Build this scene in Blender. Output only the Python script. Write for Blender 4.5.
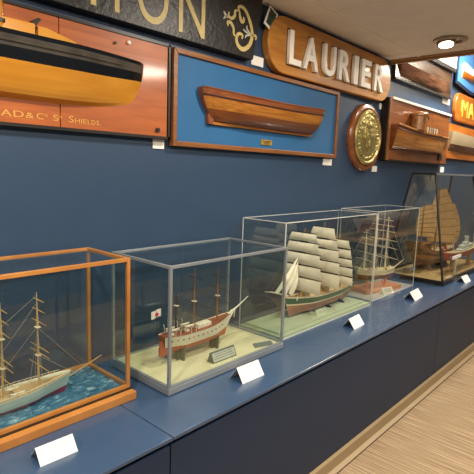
import bpy, bmesh, math, random
from mathutils import Vector, Matrix
random.seed(7)
SC = bpy.context.scene
COL = SC.collection
for o in list(bpy.data.objects): bpy.data.objects.remove(o)

# ------------------------------------------------------------------ camera
cam = bpy.data.cameras.new('camera'); co = bpy.data.objects.new('camera', cam); COL.objects.link(co)
R0 = Vector((0.67225, -0.73950, 0.03486)); R1 = Vector((-0.08244, -0.12156, -0.98915)); R2 = Vector((0.73572, 0.66209, -0.14268))
M = Matrix((R0, -R1, -R2)).transposed()
co.matrix_world = Matrix.Translation((0, 0, 1.64)) @ M.to_4x4()
cam.sensor_width = 36; cam.lens = 36 * 475.86 / 474; cam.clip_start = .02
SC.camera = co

# ------------------------------------------------------------------ world, lights, exposure
W = bpy.data.worlds.new('world'); SC.world = W; W.use_nodes = True
W.node_tree.nodes['Background'].inputs[0].default_value = (1, .92, .82, 1)
W.node_tree.nodes['Background'].inputs[1].default_value = .3
WARM = (1, .90, .77)
def area(name, loc, size, power, color=WARM, rot=(0, 0, 0), sy=None, spread=math.pi):
    l = bpy.data.lights.new(name, 'AREA'); l.energy = power; l.color = color
    if sy: l.shape = 'RECTANGLE'; l.size = size; l.size_y = sy
    else: l.shape = 'DISK'; l.size = size
    l.spread = spread
    o = bpy.data.objects.new(name, l); o.location = loc; o.rotation_euler = rot; COL.objects.link(o); return o
# recessed downlights: a row along the cases; the aisle row is unseen added fill
for x in (-1.4, 0.35): area('downlight_bulb', (x, .95, 2.585), .14, 22)
for x in (2.05,): area('downlight_bulb', (x, 1.05, 2.585), .14, 15)
area('downlight_bulb', (3.72, 1.33, 2.57), .10, 5)
for x in (-.6, 1.3, 3.1): area('aisle_fill', (x, -.35, 2.585), .5, 31)
# the brighter room past the beam: lamps in its high ceiling
area('gallery_light', (5.3, 1.35, 3.25), .5, 60, (1, .93, .84))
area('gallery_light', (7.2, .2, 3.25), .9, 60, (1, .86, .68))
SC.view_settings.view_transform = 'Standard'; SC.view_settings.look = 'None'
SC.view_settings.gamma = 1; SC.view_settings.exposure = 0.45; SC.view_settings.use_curve_mapping = False
SC.cycles.transparent_max_bounces = 48; SC.cycles.max_bounces = 10
SC.cycles.sample_clamp_indirect = 6; SC.cycles.caustics_reflective = False; SC.cycles.caustics_refractive = False

# ------------------------------------------------------------------ materials
def lin(h):
    h = h.lstrip('#'); c = [int(h[i:i+2], 16) / 255 for i in (0, 2, 4)]
    return tuple(x / 12.92 if x < .04045 else ((x + .055) / 1.055) ** 2.4 for x in c) + (1,)
def mat(name, hexc, rough=.5, metal=0, spec=.5, coat=0, bump=0, bscale=60, var=0, vscale=8):
    m = bpy.data.materials.new(name); m.use_nodes = True; n = m.node_tree.nodes; l = m.node_tree.links
    b = n['Principled BSDF']; c = lin(hexc)
    b.inputs['Base Color'].default_value = c; b.inputs['Roughness'].default_value = rough
    b.inputs['Metallic'].default_value = metal; b.inputs['Specular IOR Level'].default_value = spec
    b.inputs['Coat Weight'].default_value = coat; b.inputs['Coat Roughness'].default_value = .12
    tc = n.new('ShaderNodeTexCoord')
    nz = n.new('ShaderNodeTexNoise'); nz.inputs['Scale'].default_value = vscale; nz.inputs['Detail'].default_value = 4
    l.new(tc.outputs['Object'], nz.inputs['Vector'])
    r = n.new('ShaderNodeValToRGB'); v = max(var, .03)
    r.color_ramp.elements[0].position = .3; r.color_ramp.elements[1].position = .7
    r.color_ramp.elements[0].color = tuple(x * (1 - v) for x in c[:3]) + (1,)
    r.color_ramp.elements[1].color = tuple(min(1, x * (1 + v)) for x in c[:3]) + (1,)
    l.new(nz.outputs['Fac'], r.inputs['Fac']); l.new(r.outputs['Color'], b.inputs['Base Color'])
    if bump:
        n2 = n.new('ShaderNodeTexNoise'); n2.inputs['Scale'].default_value = bscale; n2.inputs['Detail'].default_value = 3
        l.new(tc.outputs['Object'], n2.inputs['Vector'])
        bp = n.new('ShaderNodeBump'); bp.inputs['Strength'].default_value = bump; bp.inputs['Distance'].default_value = .01
        l.new(n2.outputs['Fac'], bp.inputs['Height']); l.new(bp.outputs['Normal'], b.inputs['Normal'])
    return m
def wood(name, h1, h2, rough=.35, stretch=(1.2, 14, 14), coat=.3, scale=3, bump=.06):
    m = bpy.data.materials.new(name); m.use_nodes = True; n = m.node_tree.nodes; l = m.node_tree.links
    b = n['Principled BSDF']; b.inputs['Roughness'].default_value = rough
    b.inputs['Coat Weight'].default_value = coat; b.inputs['Coat Roughness'].default_value = .15
    tc = n.new('ShaderNodeTexCoord'); mp = n.new('ShaderNodeMapping'); mp.inputs['Scale'].default_value = stretch
    l.new(tc.outputs['Object'], mp.inputs['Vector'])
    nz = n.new('ShaderNodeTexNoise'); nz.inputs['Scale'].default_value = scale; nz.inputs['Detail'].default_value = 6
    nz.inputs['Distortion'].default_value = .6; l.new(mp.outputs['Vector'], nz.inputs['Vector'])
    r = n.new('ShaderNodeValToRGB'); r.color_ramp.elements[0].position = .32; r.color_ramp.elements[1].position = .68
    r.color_ramp.elements[0].color = lin(h1); r.color_ramp.elements[1].color = lin(h2)
    l.new(nz.outputs['Fac'], r.inputs['Fac']); l.new(r.outputs['Color'], b.inputs['Base Color'])
    bp = n.new('ShaderNodeBump'); bp.inputs['Strength'].default_value = bump; bp.inputs['Distance'].default_value = .004
    l.new(nz.outputs['Fac'], bp.inputs['Height']); l.new(bp.outputs['Normal'], b.inputs['Normal'])
    return m
def glassm(name, tint=(.93, .96, .95), refl=1.0):
    m = bpy.data.materials.new(name); m.use_nodes = True; n = m.node_tree.nodes; l = m.node_tree.links
    n.remove(n['Principled BSDF']); out = n['Material Output']
    t = n.new('ShaderNodeBsdfTransparent'); t.inputs[0].default_value = tint + (1,)
    g = n.new('ShaderNodeBsdfGlossy'); g.inputs['Roughness'].default_value = .0; g.inputs[0].default_value = (refl, refl, refl, 1)
    fr = n.new('ShaderNodeFresnel'); fr.inputs['IOR'].default_value = 1.68
    geo = n.new('ShaderNodeNewGeometry')
    mu = n.new('ShaderNodeMath'); mu.operation = 'SUBTRACT'; mu.inputs[0].default_value = 1; l.new(geo.outputs['Backfacing'], mu.inputs[1])
    m2 = n.new('ShaderNodeMath'); m2.operation = 'MULTIPLY'; l.new(mu.outputs[0], m2.inputs[0]); l.new(fr.outputs[0], m2.inputs[1])
    mx = n.new('ShaderNodeMixShader'); l.new(m2.outputs[0], mx.inputs[0]); l.new(t.outputs[0], mx.inputs[1]); l.new(g.outputs[0], mx.inputs[2])
    l.new(mx.outputs[0], out.inputs['Surface']); return m
def emit(name, hexc, s):
    m = bpy.data.materials.new(name); m.use_nodes = True; b = m.node_tree.nodes['Principled BSDF']
    b.inputs['Emission Color'].default_value = lin(hexc); b.inputs['Emission Strength'].default_value = s
    b.inputs['Base Color'].default_value = lin(hexc); return m
def carpet():
    m = bpy.data.materials.new('striped_carpet'); m.use_nodes = True; n = m.node_tree.nodes; l = m.node_tree.links
    b = n['Principled BSDF']; b.inputs['Roughness'].default_value = .95; b.inputs['Specular IOR Level'].default_value = .1
    tc = n.new('ShaderNodeTexCoord'); rt = n.new('ShaderNodeMapping'); rt.inputs['Rotation'].default_value = (0, 0, math.radians(90))
    l.new(tc.outputs['Object'], rt.inputs['Vector'])
    mp = n.new('ShaderNodeMapping'); mp.inputs['Scale'].default_value = (1.3, 75, 1); l.new(rt.outputs['Vector'], mp.inputs['Vector'])
    nz = n.new('ShaderNodeTexNoise'); nz.inputs['Scale'].default_value = 1.6; nz.inputs['Detail'].default_value = 5; nz.inputs['Roughness'].default_value = .7
    l.new(mp.outputs['Vector'], nz.inputs['Vector'])
    r = n.new('ShaderNodeValToRGB'); e = r.color_ramp.elements
    e[0].position = .34; e[0].color = lin('#776350'); e[1].position = .66; e[1].color = lin('#bfa988')
    k = e.new(.5); k.color = lin('#988266')
    l.new(nz.outputs['Fac'], r.inputs['Fac']); l.new(r.outputs['Color'], b.inputs['Base Color'])
    bp = n.new('ShaderNodeBump'); bp.inputs['Strength'].default_value = .4; bp.inputs['Distance'].default_value = .004
    l.new(nz.outputs['Fac'], bp.inputs['Height']); l.new(bp.outputs['Normal'], b.inputs['Normal'])
    return m
def sea(name, a, b_, c, sc=22):
    m = bpy.data.materials.new(name); m.use_nodes = True; n = m.node_tree.nodes; l = m.node_tree.links
    b = n['Principled BSDF']; b.inputs['Roughness'].default_value = .22
    tc = n.new('ShaderNodeTexCoord'); mp = n.new('ShaderNodeMapping'); mp.inputs['Scale'].default_value = (1, 1.8, 1)
    mp.inputs['Rotation'].default_value = (0, 0, .5); l.new(tc.outputs['Object'], mp.inputs['Vector'])
    nz = n.new('ShaderNodeTexNoise'); nz.inputs['Scale'].default_value = sc; nz.inputs['Detail'].default_value = 5; nz.inputs['Distortion'].default_value = .8
    l.new(mp.outputs['Vector'], nz.inputs['Vector'])
    r = n.new('ShaderNodeValToRGB'); e = r.color_ramp.elements
    e[0].position = .3; e[0].color = lin(a); e[1].position = .74; e[1].color = lin(c); k = e.new(.55); k.color = lin(b_)
    l.new(nz.outputs['Fac'], r.inputs['Fac']); l.new(r.outputs['Color'], b.inputs['Base Color'])
    bp = n.new('ShaderNodeBump'); bp.inputs['Strength'].default_value = .7; bp.inputs['Distance'].default_value = .01
    l.new(nz.outputs['Fac'], bp.inputs['Height']); l.new(bp.outputs['Normal'], b.inputs['Normal'])
    return m

def b2(m, cr, cw):
    b = m.node_tree.nodes['Principled BSDF']; b.inputs['Coat Roughness'].default_value = cr; b.inputs['Coat Weight'].default_value = cw; return m
MT = dict(
    wall=mat('satin_blue_wall', '#30455e', .40, spec=.45, bump=.05, bscale=90),
    top=mat('blue_counter_laminate', '#344b68', .27, spec=.6, coat=.2),
    cab=mat('dark_blue_cabinet', '#1f3049', .5, spec=.3),
    gap=mat('shadow_gap_black', '#0b0d10', .8),  # near-black, with the shade of gaps and undersides put into the colour
    base=mat('beige_skirting', '#a28d6c', .5), ceil=mat('ceiling_tile', '#f0eadf', .9, spec=.1, bump=.08, bscale=200),
    grid=mat('ceiling_grid', '#f2ebdc', .6), beam=mat('ochre_beam', '#a9855a', .5), white=mat('white_paint', '#ece6da', .6),
    far=mat('far_wall_beige', '#6a645c', .8), opp=mat('opposite_wall', '#4c5c70', .8),
    mahog=b2(wood('mahogany_board', '#964a16', '#b45f20', .45, (1, 10, 10), .5, bump=.02), .10, .5), dk=mat('black_edge_and_shadow', '#19120e', .4),
    ochre=wood('ochre_hull_paint', '#bd7d20', '#cf902f', .28, (1, 8, 8), .4, 2), black=mat('gloss_black_hull', '#0e0d0d', .16, coat=.6, bump=.1, bscale=25),
    bulw=mat('strake_grey_sheen', '#4a443c', .25, coat=.4, var=.3, vscale=14), gold=mat('gold_leaf_letter', '#cf9a48', .4),  # strake grey lightened to paint in the reflections on the gloss black
    goldw=mat('sign_cream_gold', '#c2ae70', .5, var=.12, vscale=30), goldw2=mat('sign_pale_grey', '#b9b9a8', .5),
    sblack=mat('weathered_black_sign', '#1c1a18', .42, bump=.35, bscale=45, var=.5, vscale=16),
    frame=wood('walnut_frame', '#74451f', '#96602f', .35, (2, 20, 20), .3), blue=mat('blue_backboard', '#2a6291', .55, spec=.3, var=.06, vscale=5),
    red=wood('redwood_strake', '#6e3a1c', '#91542e', .28, (1, 14, 14), .6), amber=wood('amber_hull_wood', '#8c5218', '#b87a30', .3, (.8, 22, 22), .5, bump=.02),
    brown=wood('dark_brown_hull_wood', '#5a2a10', '#7a4018', .35, (.8, 14, 14), .3, bump=.01), brass=mat('brass', '#c9a44a', .35, metal=.5, var=.2, vscale=60),
    sign=b2(wood('varnished_oak_sign', '#9c5f18', '#c08434', .42, (1, 9, 9), .4, bump=.02), .12, .35), lwhite=mat('letter_white', '#fbf6ea', .5),
    emb=mat('embossed_brass', '#bfae70', .3, metal=.85, bump=.8, bscale=22, var=.3, vscale=14), ring=wood('ring_wood', '#6f3a1a', '#8e5228', .25, (3, 3, 3), .6),
    case=wood('orange_case_wood', '#a66a30', '#bd803f', .35, (2, 2, 2), .25, 3), sea=sea('painted_sea', '#2a5470', '#467a94', '#a8c4c8', 30),
    steel=mat('brushed_metal', '#9aa0a2', .32, metal=.45, var=.08), cream=mat('cream_board', '#d8cfa2', .7), creams=mat('pale_green_board', '#b9c4a2', .65),
    acr=mat('acrylic_edge', '#cfd0c8', .2, spec=.7), hullw=mat('pale_green_white_hull', '#c3cfc0', .45), crim=mat('crimson_bottom', '#8c2233', .45),
    deck=wood('tan_deck', '#a88a58', '#c7ab78', .6, (3, 40, 3), 0), pole=mat('ochre_spar', '#c09a52', .5), lspar=mat('cream_spar', '#ece0c0', .5),
    rig=mat('grey_rigging', '#b9b2a0', .7), drig=mat('dark_rigging', '#2b2723', .7), hcream=mat('cream_topside', '#e4dcc2', .45),
    cop=mat('orange_red_bottom', '#b05a33', .45), copper=mat('copper_bottom', '#a8765a', .4, metal=.15, var=.12, vscale=40), rdeck=wood('red_brown_deck', '#74371c', '#9a5230', .5, (3, 50, 3), 0),
    green=mat('green_strake', '#1f5a3c', .4), dspar=mat('dark_spar', '#2c241c', .5), sail=mat('cream_sailcloth', '#f4ecd2', .8, bump=.15, bscale=80, var=.06, vscale=20),
    stand=mat('grey_green_stand', '#5a5e4c', .5), card=mat('white_card', '#efece2', .7), ink=mat('faint_grey_ink', '#cdc8bd', .8), dcard=mat('grey_card', '#6f7468', .6),
    plq=mat('plaque_silver', '#b9b7a6', .45), pink=mat('flag_pale', '#e6d8cc', .7), flag=mat('flag_red', '#c4373a', .7), obase=wood('orange_wood_base', '#cc7c44', '#e29a60', .4, (3, 20, 3), .2),
    ivory=mat('ivory_hull', '#eadfb6', .5, var=.25, vscale=60), tan=wood('tan_case_floor', '#a07c4c', '#bd9a64', .5, (2, 10, 2), .1), junks=mat('junk_sailcloth', '#d2a468', .8, var=.12, vscale=18),
    batten=mat('junk_batten', '#8f6330', .6), jhull=wood('junk_hull_wood', '#5c3a1f', '#7c5430', .5, (2, 16, 16), .1), cblack=mat('case_black', '#12100e', .4),
    redh=mat('steamer_red', '#b4482c', .4), sgrey=mat('steamer_pale_grey', '#c9c9bd', .5), dmod=wood('smoky_brown_panel', '#3a2a1e', '#5a4230', .22, (1, 8, 8), .6),
    lbrown=wood('worn_brown_hull', '#5d3a26', '#8a6248', .22, (1, 12, 12), .5), p3=wood('red_orange_panel', '#74411f', '#95592b', .3, (1, 8, 8), .5),
    tanh=wood('tan_planked_hull', '#8a5524', '#b07c40', .25, (.8, 20, 20), .5), oct=mat('light_blue_board', '#3f7db8', .45), navy=mat('navy_edge', '#13233f', .4),
    ma=wood('orange_name_board', '#a85a1a', '#c4782c', .3, (1, 9, 9), .4), yel=mat('yellow_letter', '#f0d24e', .5), dgreen=mat('photo_dark_green', '#20382a', .4, var=.5, vscale=40),
    glass=glassm('case_glass'), acryl=glassm('acrylic_sheet', (.955, .965, .95)), lens=emit('lamp_lens', '#fff0d0', 7.0), trimr=mat('lamp_trim', '#a89880', .4, metal=.3),
    hullc=mat('cream_half_hull', '#d9c6a0', .35, coat=.3), shadowb=mat('letter_backing', '#3a2410', .5))

# ------------------------------------------------------------------ mesh builder
class MB:
    def __init__(s): s.v = []; s.f = []; s.m = []; s.mats = []
    def mi(s, m):
        if m not in s.mats: s.mats.append(m)
        return s.mats.index(m)
    def add(s, vs, fs, m):
        k = len(s.v); s.v += [tuple(v) for v in vs]; i = s.mi(m)
        for f in fs: s.f.append(tuple(a + k for a in f)); s.m.append(i)
        return s
    def box(s, x0, x1, y0, y1, z0, z1, m):
        vs = [(x, y, z) for z in (z0, z1) for y in (y0, y1) for x in (x0, x1)]
        return s.add(vs, [(0, 2, 3, 1), (4, 5, 7, 6), (0, 1, 5, 4), (2, 6, 7, 3), (0, 4, 6, 2), (1, 3, 7, 5)], m)
    def prism(s, pts, axis, a0, a1, m):      # pts polygon in the two other axes
        n = len(pts)
        def P(p, a): return {'x': (a, p[0], p[1]), 'y': (p[0], a, p[1]), 'z': (p[0], p[1], a)}[axis]
        vs = [P(p, a0) for p in pts] + [P(p, a1) for p in pts]
        fs = [tuple(range(n)), tuple(range(2 * n - 1, n - 1, -1))] + [(i, i + n, (i + 1) % n + n, (i + 1) % n) for i in range(n)]
        return s.add(vs, fs, m)
    def tube(s, pts, r, m, n=6, cap=True):
        pts = [Vector(p) for p in pts]; k = len(pts); rs = r if isinstance(r, (list, tuple)) else [r] * k; vs = []; fs = []
        for i, p in enumerate(pts):
            d = (pts[min(i + 1, k - 1)] - pts[max(i - 1, 0)]).normalized()
            u = d.cross(Vector((0, 0, 1)) if abs(d.z) < .9 else Vector((1, 0, 0))).normalized(); w = d.cross(u)
            for j in range(n):
                a = 2 * math.pi * j / n; vs.append(p + (u * math.cos(a) + w * math.sin(a)) * rs[i])
        for i in range(k - 1):
            for j in range(n): fs.append((i * n + j, (i + 1) * n + j, (i + 1) * n + (j + 1) % n, i * n + (j + 1) % n))
        if cap: fs += [tuple(range(n)), tuple(range(k * n - 1, (k - 1) * n - 1, -1))]
        return s.add(vs, fs, m)
    def lathe(s, prof, m, c=(0, 0, 0), n=32, axis='z'):   # prof: (r, h)
        vs = []; fs = []; k = len(prof)
        for r, h in prof:
            for j in range(n):
                a = 2 * math.pi * j / n; p = (r * math.cos(a), r * math.sin(a), h)
                if axis == 'y': p = (p[0], h, p[1])
                vs.append((p[0] + c[0], p[1] + c[1], p[2] + c[2]))
        for i in range(k - 1):
            for j in range(n): fs.append((i * n + j, i * n + (j + 1) % n, (i + 1) * n + (j + 1) % n, (i + 1) * n + j))
        fs += [tuple(range(n - 1, -1, -1)), tuple(range((k - 1) * n, k * n))]
        return s.add(vs, fs, m)
    def grid(s, F, nu, nv, m, th=.0012):      # sheet F(u,v)->Vector, given a thickness along +y/-x normal estimate
        P = [[Vector(F(i / nu, j / nv)) for j in range(nv + 1)] for i in range(nu + 1)]
        vs = []; N = (nu + 1) * (nv + 1)
        for sgn in (1, -1):
            for i in range(nu + 1):
                for j in range(nv + 1):
                    a = P[min(i + 1, nu)][j] - P[max(i - 1, 0)][j]; b = P[i][min(j + 1, nv)] - P[i][max(j - 1, 0)]
                    nn = a.cross(b); nn = nn.normalized() if nn.length > 1e-12 else Vector((0, 1, 0))
                    vs.append(P[i][j] + nn * th * .5 * sgn)
        fs = []; q = lambda i, j: i * (nv + 1) + j
        for i in range(nu):
            for j in range(nv):
                fs.append((q(i, j), q(i + 1, j), q(i + 1, j + 1), q(i, j + 1)))
                fs.append((N + q(i, j), N + q(i, j + 1), N + q(i + 1, j + 1), N + q(i + 1, j)))
        bd = [q(i, 0) for i in range(nu + 1)] + [q(nu, j) for j in range(1, nv + 1)] + [q(i, nv) for i in range(nu - 1, -1, -1)] + [q(0, j) for j in range(nv - 1, 0, -1)]
        for a, b in zip(bd, bd[1:] + bd[:1]): fs.append((a, b, b + N, a + N)[::-1])
        return s.add(vs, fs, m)
    def build(s, name, parent=None, smooth=False, bevel=0, loc=None, rotz=0, fixn=True):
        me = bpy.data.meshes.new(name); me.from_pydata(s.v, [], s.f)
        for m in s.mats: me.materials.append(MT[m])
        for p, i in zip(me.polygons, s.m): p.material_index = i
        if fixn:
            bm = bmesh.new(); bm.from_mesh(me); bmesh.ops.recalc_face_normals(bm, faces=bm.faces); bm.to_mesh(me); bm.free()
        if smooth:
            for p in me.polygons: p.use_smooth = True
        o = bpy.data.objects.new(name, me); COL.objects.link(o)
        if smooth: me.set_sharp_from_angle(angle=math.radians(38))
        if bevel:
            b = o.modifiers.new('bevel', 'BEVEL'); b.width = bevel; b.segments = 2; b.limit_method = 'ANGLE'
        if loc is not None: o.location = loc
        o.rotation_euler.z = rotz
        if parent: o.parent = parent
        return o
def tag(o, label, cat, group=None):
    o['label'] = label; o['category'] = cat
    if group: o['group'] = group
    return o
def struct(o): o['kind'] = 'structure'; return o
def thing(name, label, cat, loc=(0, 0, 0), rotz=0, group=None):
    o = bpy.data.objects.new(name, None); COL.objects.link(o); o.location = loc; o.rotation_euler.z = rotz
    o.empty_display_size = .05
    return tag(o, label, cat, group)
def glyph(ch, x0, x1, z0, z1, y0, depth, m, name, parent, bold=.0):
    """letter standing in the xz plane, facing -y, fitted to the box; y0 is its back"""
    c = bpy.data.curves.new('t', 'FONT'); c.body = ch; c.offset = bold; c.extrude = .02; c.resolution_u = 5
    t = bpy.data.objects.new('t', c); COL.objects.link(t)
    dg = bpy.context.evaluated_depsgraph_get(); me = bpy.data.meshes.new_from_object(t.evaluated_get(dg))
    bpy.data.objects.remove(t); bpy.data.curves.remove(c)
    xs = [v.co.x for v in me.vertices]; ys = [v.co.y for v in me.vertices]; zs = [v.co.z for v in me.vertices]
    for v in me.vertices:
        a = (v.co.x - min(xs)) / (max(xs) - min(xs)); b = (v.co.y - min(ys)) / (max(ys) - min(ys)); d = (v.co.z - min(zs)) / (max(zs) - min(zs))
        v.co = (x0 + a * (x1 - x0), y0 - d * depth, z0 + b * (z1 - z0))
    me.materials.clear(); me.materials.append(MT[m]); me.name = name
    o = bpy.data.objects.new(name, me); COL.objects.link(o); o.parent = parent; return o
def rrect(x0, x1, z0, z1, r, n=10):
    p = []
    for cx, cz, a0 in ((x1 - r, z1 - r, 0), (x0 + r, z1 - r, 90), (x0 + r, z0 + r, 180), (x1 - r, z0 + r, 270)):
        for i in range(n + 1):
            a = math.radians(a0 + 90 * i / n); p.append((cx + r * math.cos(a), cz + r * math.sin(a)))
    return p

# hull: x runs stern (0) to bow (L); y half breadth; returns deck function
def hull(mb, x0, L, B, zk, zd, bands, sheer=(.02, .03), rake=(.04, .08), bowp=.38, sternp=.25, sides=(1, -1), sternw=.55, kx=(.0, .0), nt=40, ns=14, flare=.35, low=1.0, drag=0, be=1.2, se=1.3, krise=(0, 0)):
    def wd(t): return min(1, (t / sternp) ** .6 * (1 - sternw) + sternw if t < sternp else 1) * (min(1, ((1 - t) / bowp)) ** .55 if t > 1 - bowp else 1)
    def deck(t): return zd + (sheer[0] * (max(0, .45 - t) / .45) ** 2 + sheer[1] * (max(0, t - .45) / .55) ** 2)
    def keel(t): return zk + drag * t + krise[1] * (max(0, t - .7) / .3) ** 2 + krise[0] * (max(0, .3 - t) / .3) ** 2
    def pt(t, s, sd):
        x = x0 + L * t
        f = (1 - s)
        if t > .8: x -= rake[1] * f ** be * ((t - .8) / .2) ** 1.5
        if t < .25: x += rake[0] * f ** se * ((.25 - t) / .25) ** 1.2
        e = flare + (1.5 - flare) * max(0, abs(t - .5) * 2 - .45) / .55 * low
        w = B / 2 * wd(t) * (s ** e if s > 0 else 0)
        return (x, sd * max(w, .0008), keel(t) + s * (deck(t) - keel(t)))
    ss = sorted(set([i / ns for i in range(ns + 1)] + [b[0] for b in bands]))
    for sd in sides:
        for j in range(len(ss) - 1):
            sm = (ss[j] + ss[j + 1]) / 2; m = next(b[1] for b in bands if sm <= b[0] + 1e-6)
            vs = [pt(i / nt, s, sd) for i in range(nt + 1) for s in (ss[j], ss[j + 1])]
            mb.add(vs, [(2 * i, 2 * i + 2, 2 * i + 3, 2 * i + 1) for i in range(nt)], m)
    m = bands[-1][1]
    if len(sides) == 2:
        for t in (0, 1):
            vs = [pt(t, s, sd) for s in ss for sd in sides]
            mb.add(vs, [(2 * i, 2 * i + 1, 2 * i + 3, 2 * i + 2) for i in range(len(ss) - 1)], m)
    else:
        vs = [pt(i / nt, 1, sides[0]) for i in range(nt + 1)] + [pt(i / nt, 1, 0) for i in range(nt + 1)]
        mb.add(vs, [(i, i + 1, nt + 2 + i, nt + 1 + i) for i in range(nt)], m)
        vs = [pt(0, s, sides[0]) for s in ss] + [pt(0, s, 0) for s in ss]; k = len(ss)
        mb.add(vs, [(i, i + 1, k + 1 + i, k + i) for i in range(k - 1)], m)
    return pt, deck, keel
def deckplate(pt, s, m, name, parent, nt=40, t0=.01, t1=.985):
    mb = MB(); vs = []
    for i in range(nt + 1):
        t = t0 + (t1 - t0) * i / nt
        for sd in (1, -1):
            p = pt(t, s, sd); vs.append((p[0], p[1] * .97, p[2]))
    n = len(vs); vs += [(x, y * .96, z - .002) for x, y, z in vs]
    fs = [(2 * i, 2 * i + 1, 2 * i + 3, 2 * i + 2) for i in range(nt)] + [(n + 2 * i, n + 2 * i + 2, n + 2 * i + 3, n + 2 * i + 1) for i in range(nt)]
    fs += [(2 * i, 2 * i + 2, n + 2 * i + 2, n + 2 * i) for i in range(nt)] + [(2 * i + 1, n + 2 * i + 1, n + 2 * i + 3, 2 * i + 3) for i in range(nt)]
    mb.add(vs, fs, m); return mb.build(name, parent)

# ------------------------------------------------------------------ the setting
YW = 1.93; CT = .69; YF = 1.2; ZC = 2.61; XB = 4.06; XL = -3.0; XR = 9.5; YO = -1.7
struct(MB().box(XL, XR, YO, YF + .9, -.1, 0, 'carpet' if 'carpet' in MT else 'far').build('floor')).data.materials[0] = carpet()
struct(MB().box(XL, XR, YW, YW + .12, 0, 3.45, 'wall').build('wall_back'))
struct(MB().box(XL, XR, YO - .12, YO, 0, 3.45, 'opp').build('wall_front'))
struct(MB().box(XL - .12, XL, YO, YW, 0, 3.45, 'far').build('wall_left'))
struct(MB().box(XR, XR + .12, YO, YW, 0, 3.45, 'far').build('wall_right'))
# low ceiling with its exposed grid
cb = MB().box(XL, XB + .02, YO, YW, ZC, ZC + .02, 'ceil')
cl = struct(cb.build('ceiling'))
g = MB()
for y in (1.675, .455, -.765): g.box(XL, XB, y - .014, y + .014, ZC - .004, ZC + .001, 'grid')
for x in (-1.0, .22, 1.44, 2.66, 3.88): g.box(x - .006, x + .006, YO, YW, ZC - .002, ZC + .001, 'grid')
struct(g.build('trim_1'))
struct(MB().box(XB - .03, XB + .03, YO, YW, ZC - .012, ZC + .05, 'beam').box(XB + .0, XB + .03, YO, YW, ZC - .03, ZC, 'beam').build('trim_2'))
struct(MB().box(XB, XB + .06, YO, YW, ZC + .02, 3.4, 'ceil').build('wall_bulkhead'))
struct(MB().box(XB, XR, YO, YW, 3.35, 3.45, 'white').build('ceiling'))
struct(MB().box(XB + .06, XR, YW - .03, YW, 2.787, 3.35, 'white').build('trim_3'))
# skirting along the cabinets
struct(MB().box(XL, 6.4, YF - .012, YF + .01, 0, .085, 'base').box(XL, 6.4, YF - .036, YF - .034, 0, .003, 'gap').prism([(YF - .012, 0), (YF - .034, 0), (YF - .034, .008), (YF - .012, .02)], 'x', XL, 6.4, 'base').build('baseboard_front'))  # thin black strip in front paints the shadow on the carpet

# ------------------------------------------------------------------ display counter
CABX = [-1.66, 1.03, 3.72, 6.4]
CL = ['dark blue cabinet base under the wooden ship case, nearest the camera', 'dark blue cabinet base in the middle, under the metal edged case', 'dark blue cabinet base at the far right, under the black framed case']
for i in range(3):
    t = thing('display_cabinet', CL[i], 'cabinet', ((CABX[i] + CABX[i+1]) / 2, 1.56, 0), 0, 'cabinet bases below the counter')
    h = (CABX[i+1] - CABX[i]) / 2
    MB().box(-h + .002, h - .002, -.33, .365, .085, .676, 'gap').build('carcass', t)
    MB().box(-h + .003, h - .003, -.350, -.332, .088, .652, 'cab').build('front_panel', t, bevel=.0015)
for a, b, lab in ((-1.66, 1.028, 'blue laminate worktop section left of the seam, under the wooden case'), (1.032, 6.4, 'long blue laminate worktop right of the seam, under four cases')):
    o = MB().box(a, b, YF - .004, YW - .001, .677, CT, 'top').build('worktop', bevel=.0015); tag(o, lab, 'worktop', 'counter tops')

# ------------------------------------------------------------------ wall pieces
def label(x0, x1, z0, z1, text):
    tag(MB().box(x0, x1, YW - .006, YW - .001, z0, z1, 'card').build('wall_label'), text, 'label', 'small white wall labels')
label(1.492, 1.562, 1.724, 1.769, 'small white square label under the left mahogany half model board')
label(2.212, 2.322, 2.252, 2.306, 'white rectangular label between the black sign and the round ended sign')
label(3.06, 3.18, 1.686, 1.735, 'small white label under the right end of the blue board')
label(3.90, 4.00, 2.185, 2.232, 'small white label right of the white lettered oak sign')
label(3.845, 3.935, 1.652, 1.702, 'small white label below the round brass plaque')
label(5.48, 5.59, 1.675, 1.735, 'small white label above the black framed case')
label(5.355, 5.565, 2.41, 2.475, 'white label under the right corner of the dark half model')

# left half model board
t = thing('half_model_board', 'varnished mahogany board carrying a black and ochre half hull', 'half model', (.6, YW, 1.775))
def rel(mb_fn, name, **k): return mb_fn.build(name, t, **k)
OX, OZ = .6, 1.775
def loc(o): o.location = (-OX, -YW, -OZ); return o
loc(rel(MB().box(-.35, .992, 1.895, 1.925, 1.782, 2.218, 'mahog').box(.996, 1.555, 1.895, 1.925, 1.782, 2.218, 'mahog'), 'board', bevel=.002))
loc(rel(MB().box(-.36, 1.569, 1.889, YW - .001, 1.770, 1.783, 'dk').box(-.36, 1.569, 1.889, YW - .001, 2.213, 2.224, 'dk').box(1.557, 1.569, 1.889, YW - .001, 1.77, 2.224, 'dk'), 'edging'))
mb = MB(); pt, dk, kl = hull(mb, -.25, 1.66, .20, 1.874, 2.10, [(.57, 'ochre'), (.76, 'black'), (.93, 'bulw'), (1, 'black')], (.02, .006), (.1, .07), .22, .25, sides=(-1,), low=.25, flare=.36, be=2.2, krise=(0, .04))
o = mb.build('hull', t, smooth=True); o.location = (-OX, 1.896 - YW, -OZ)
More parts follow.
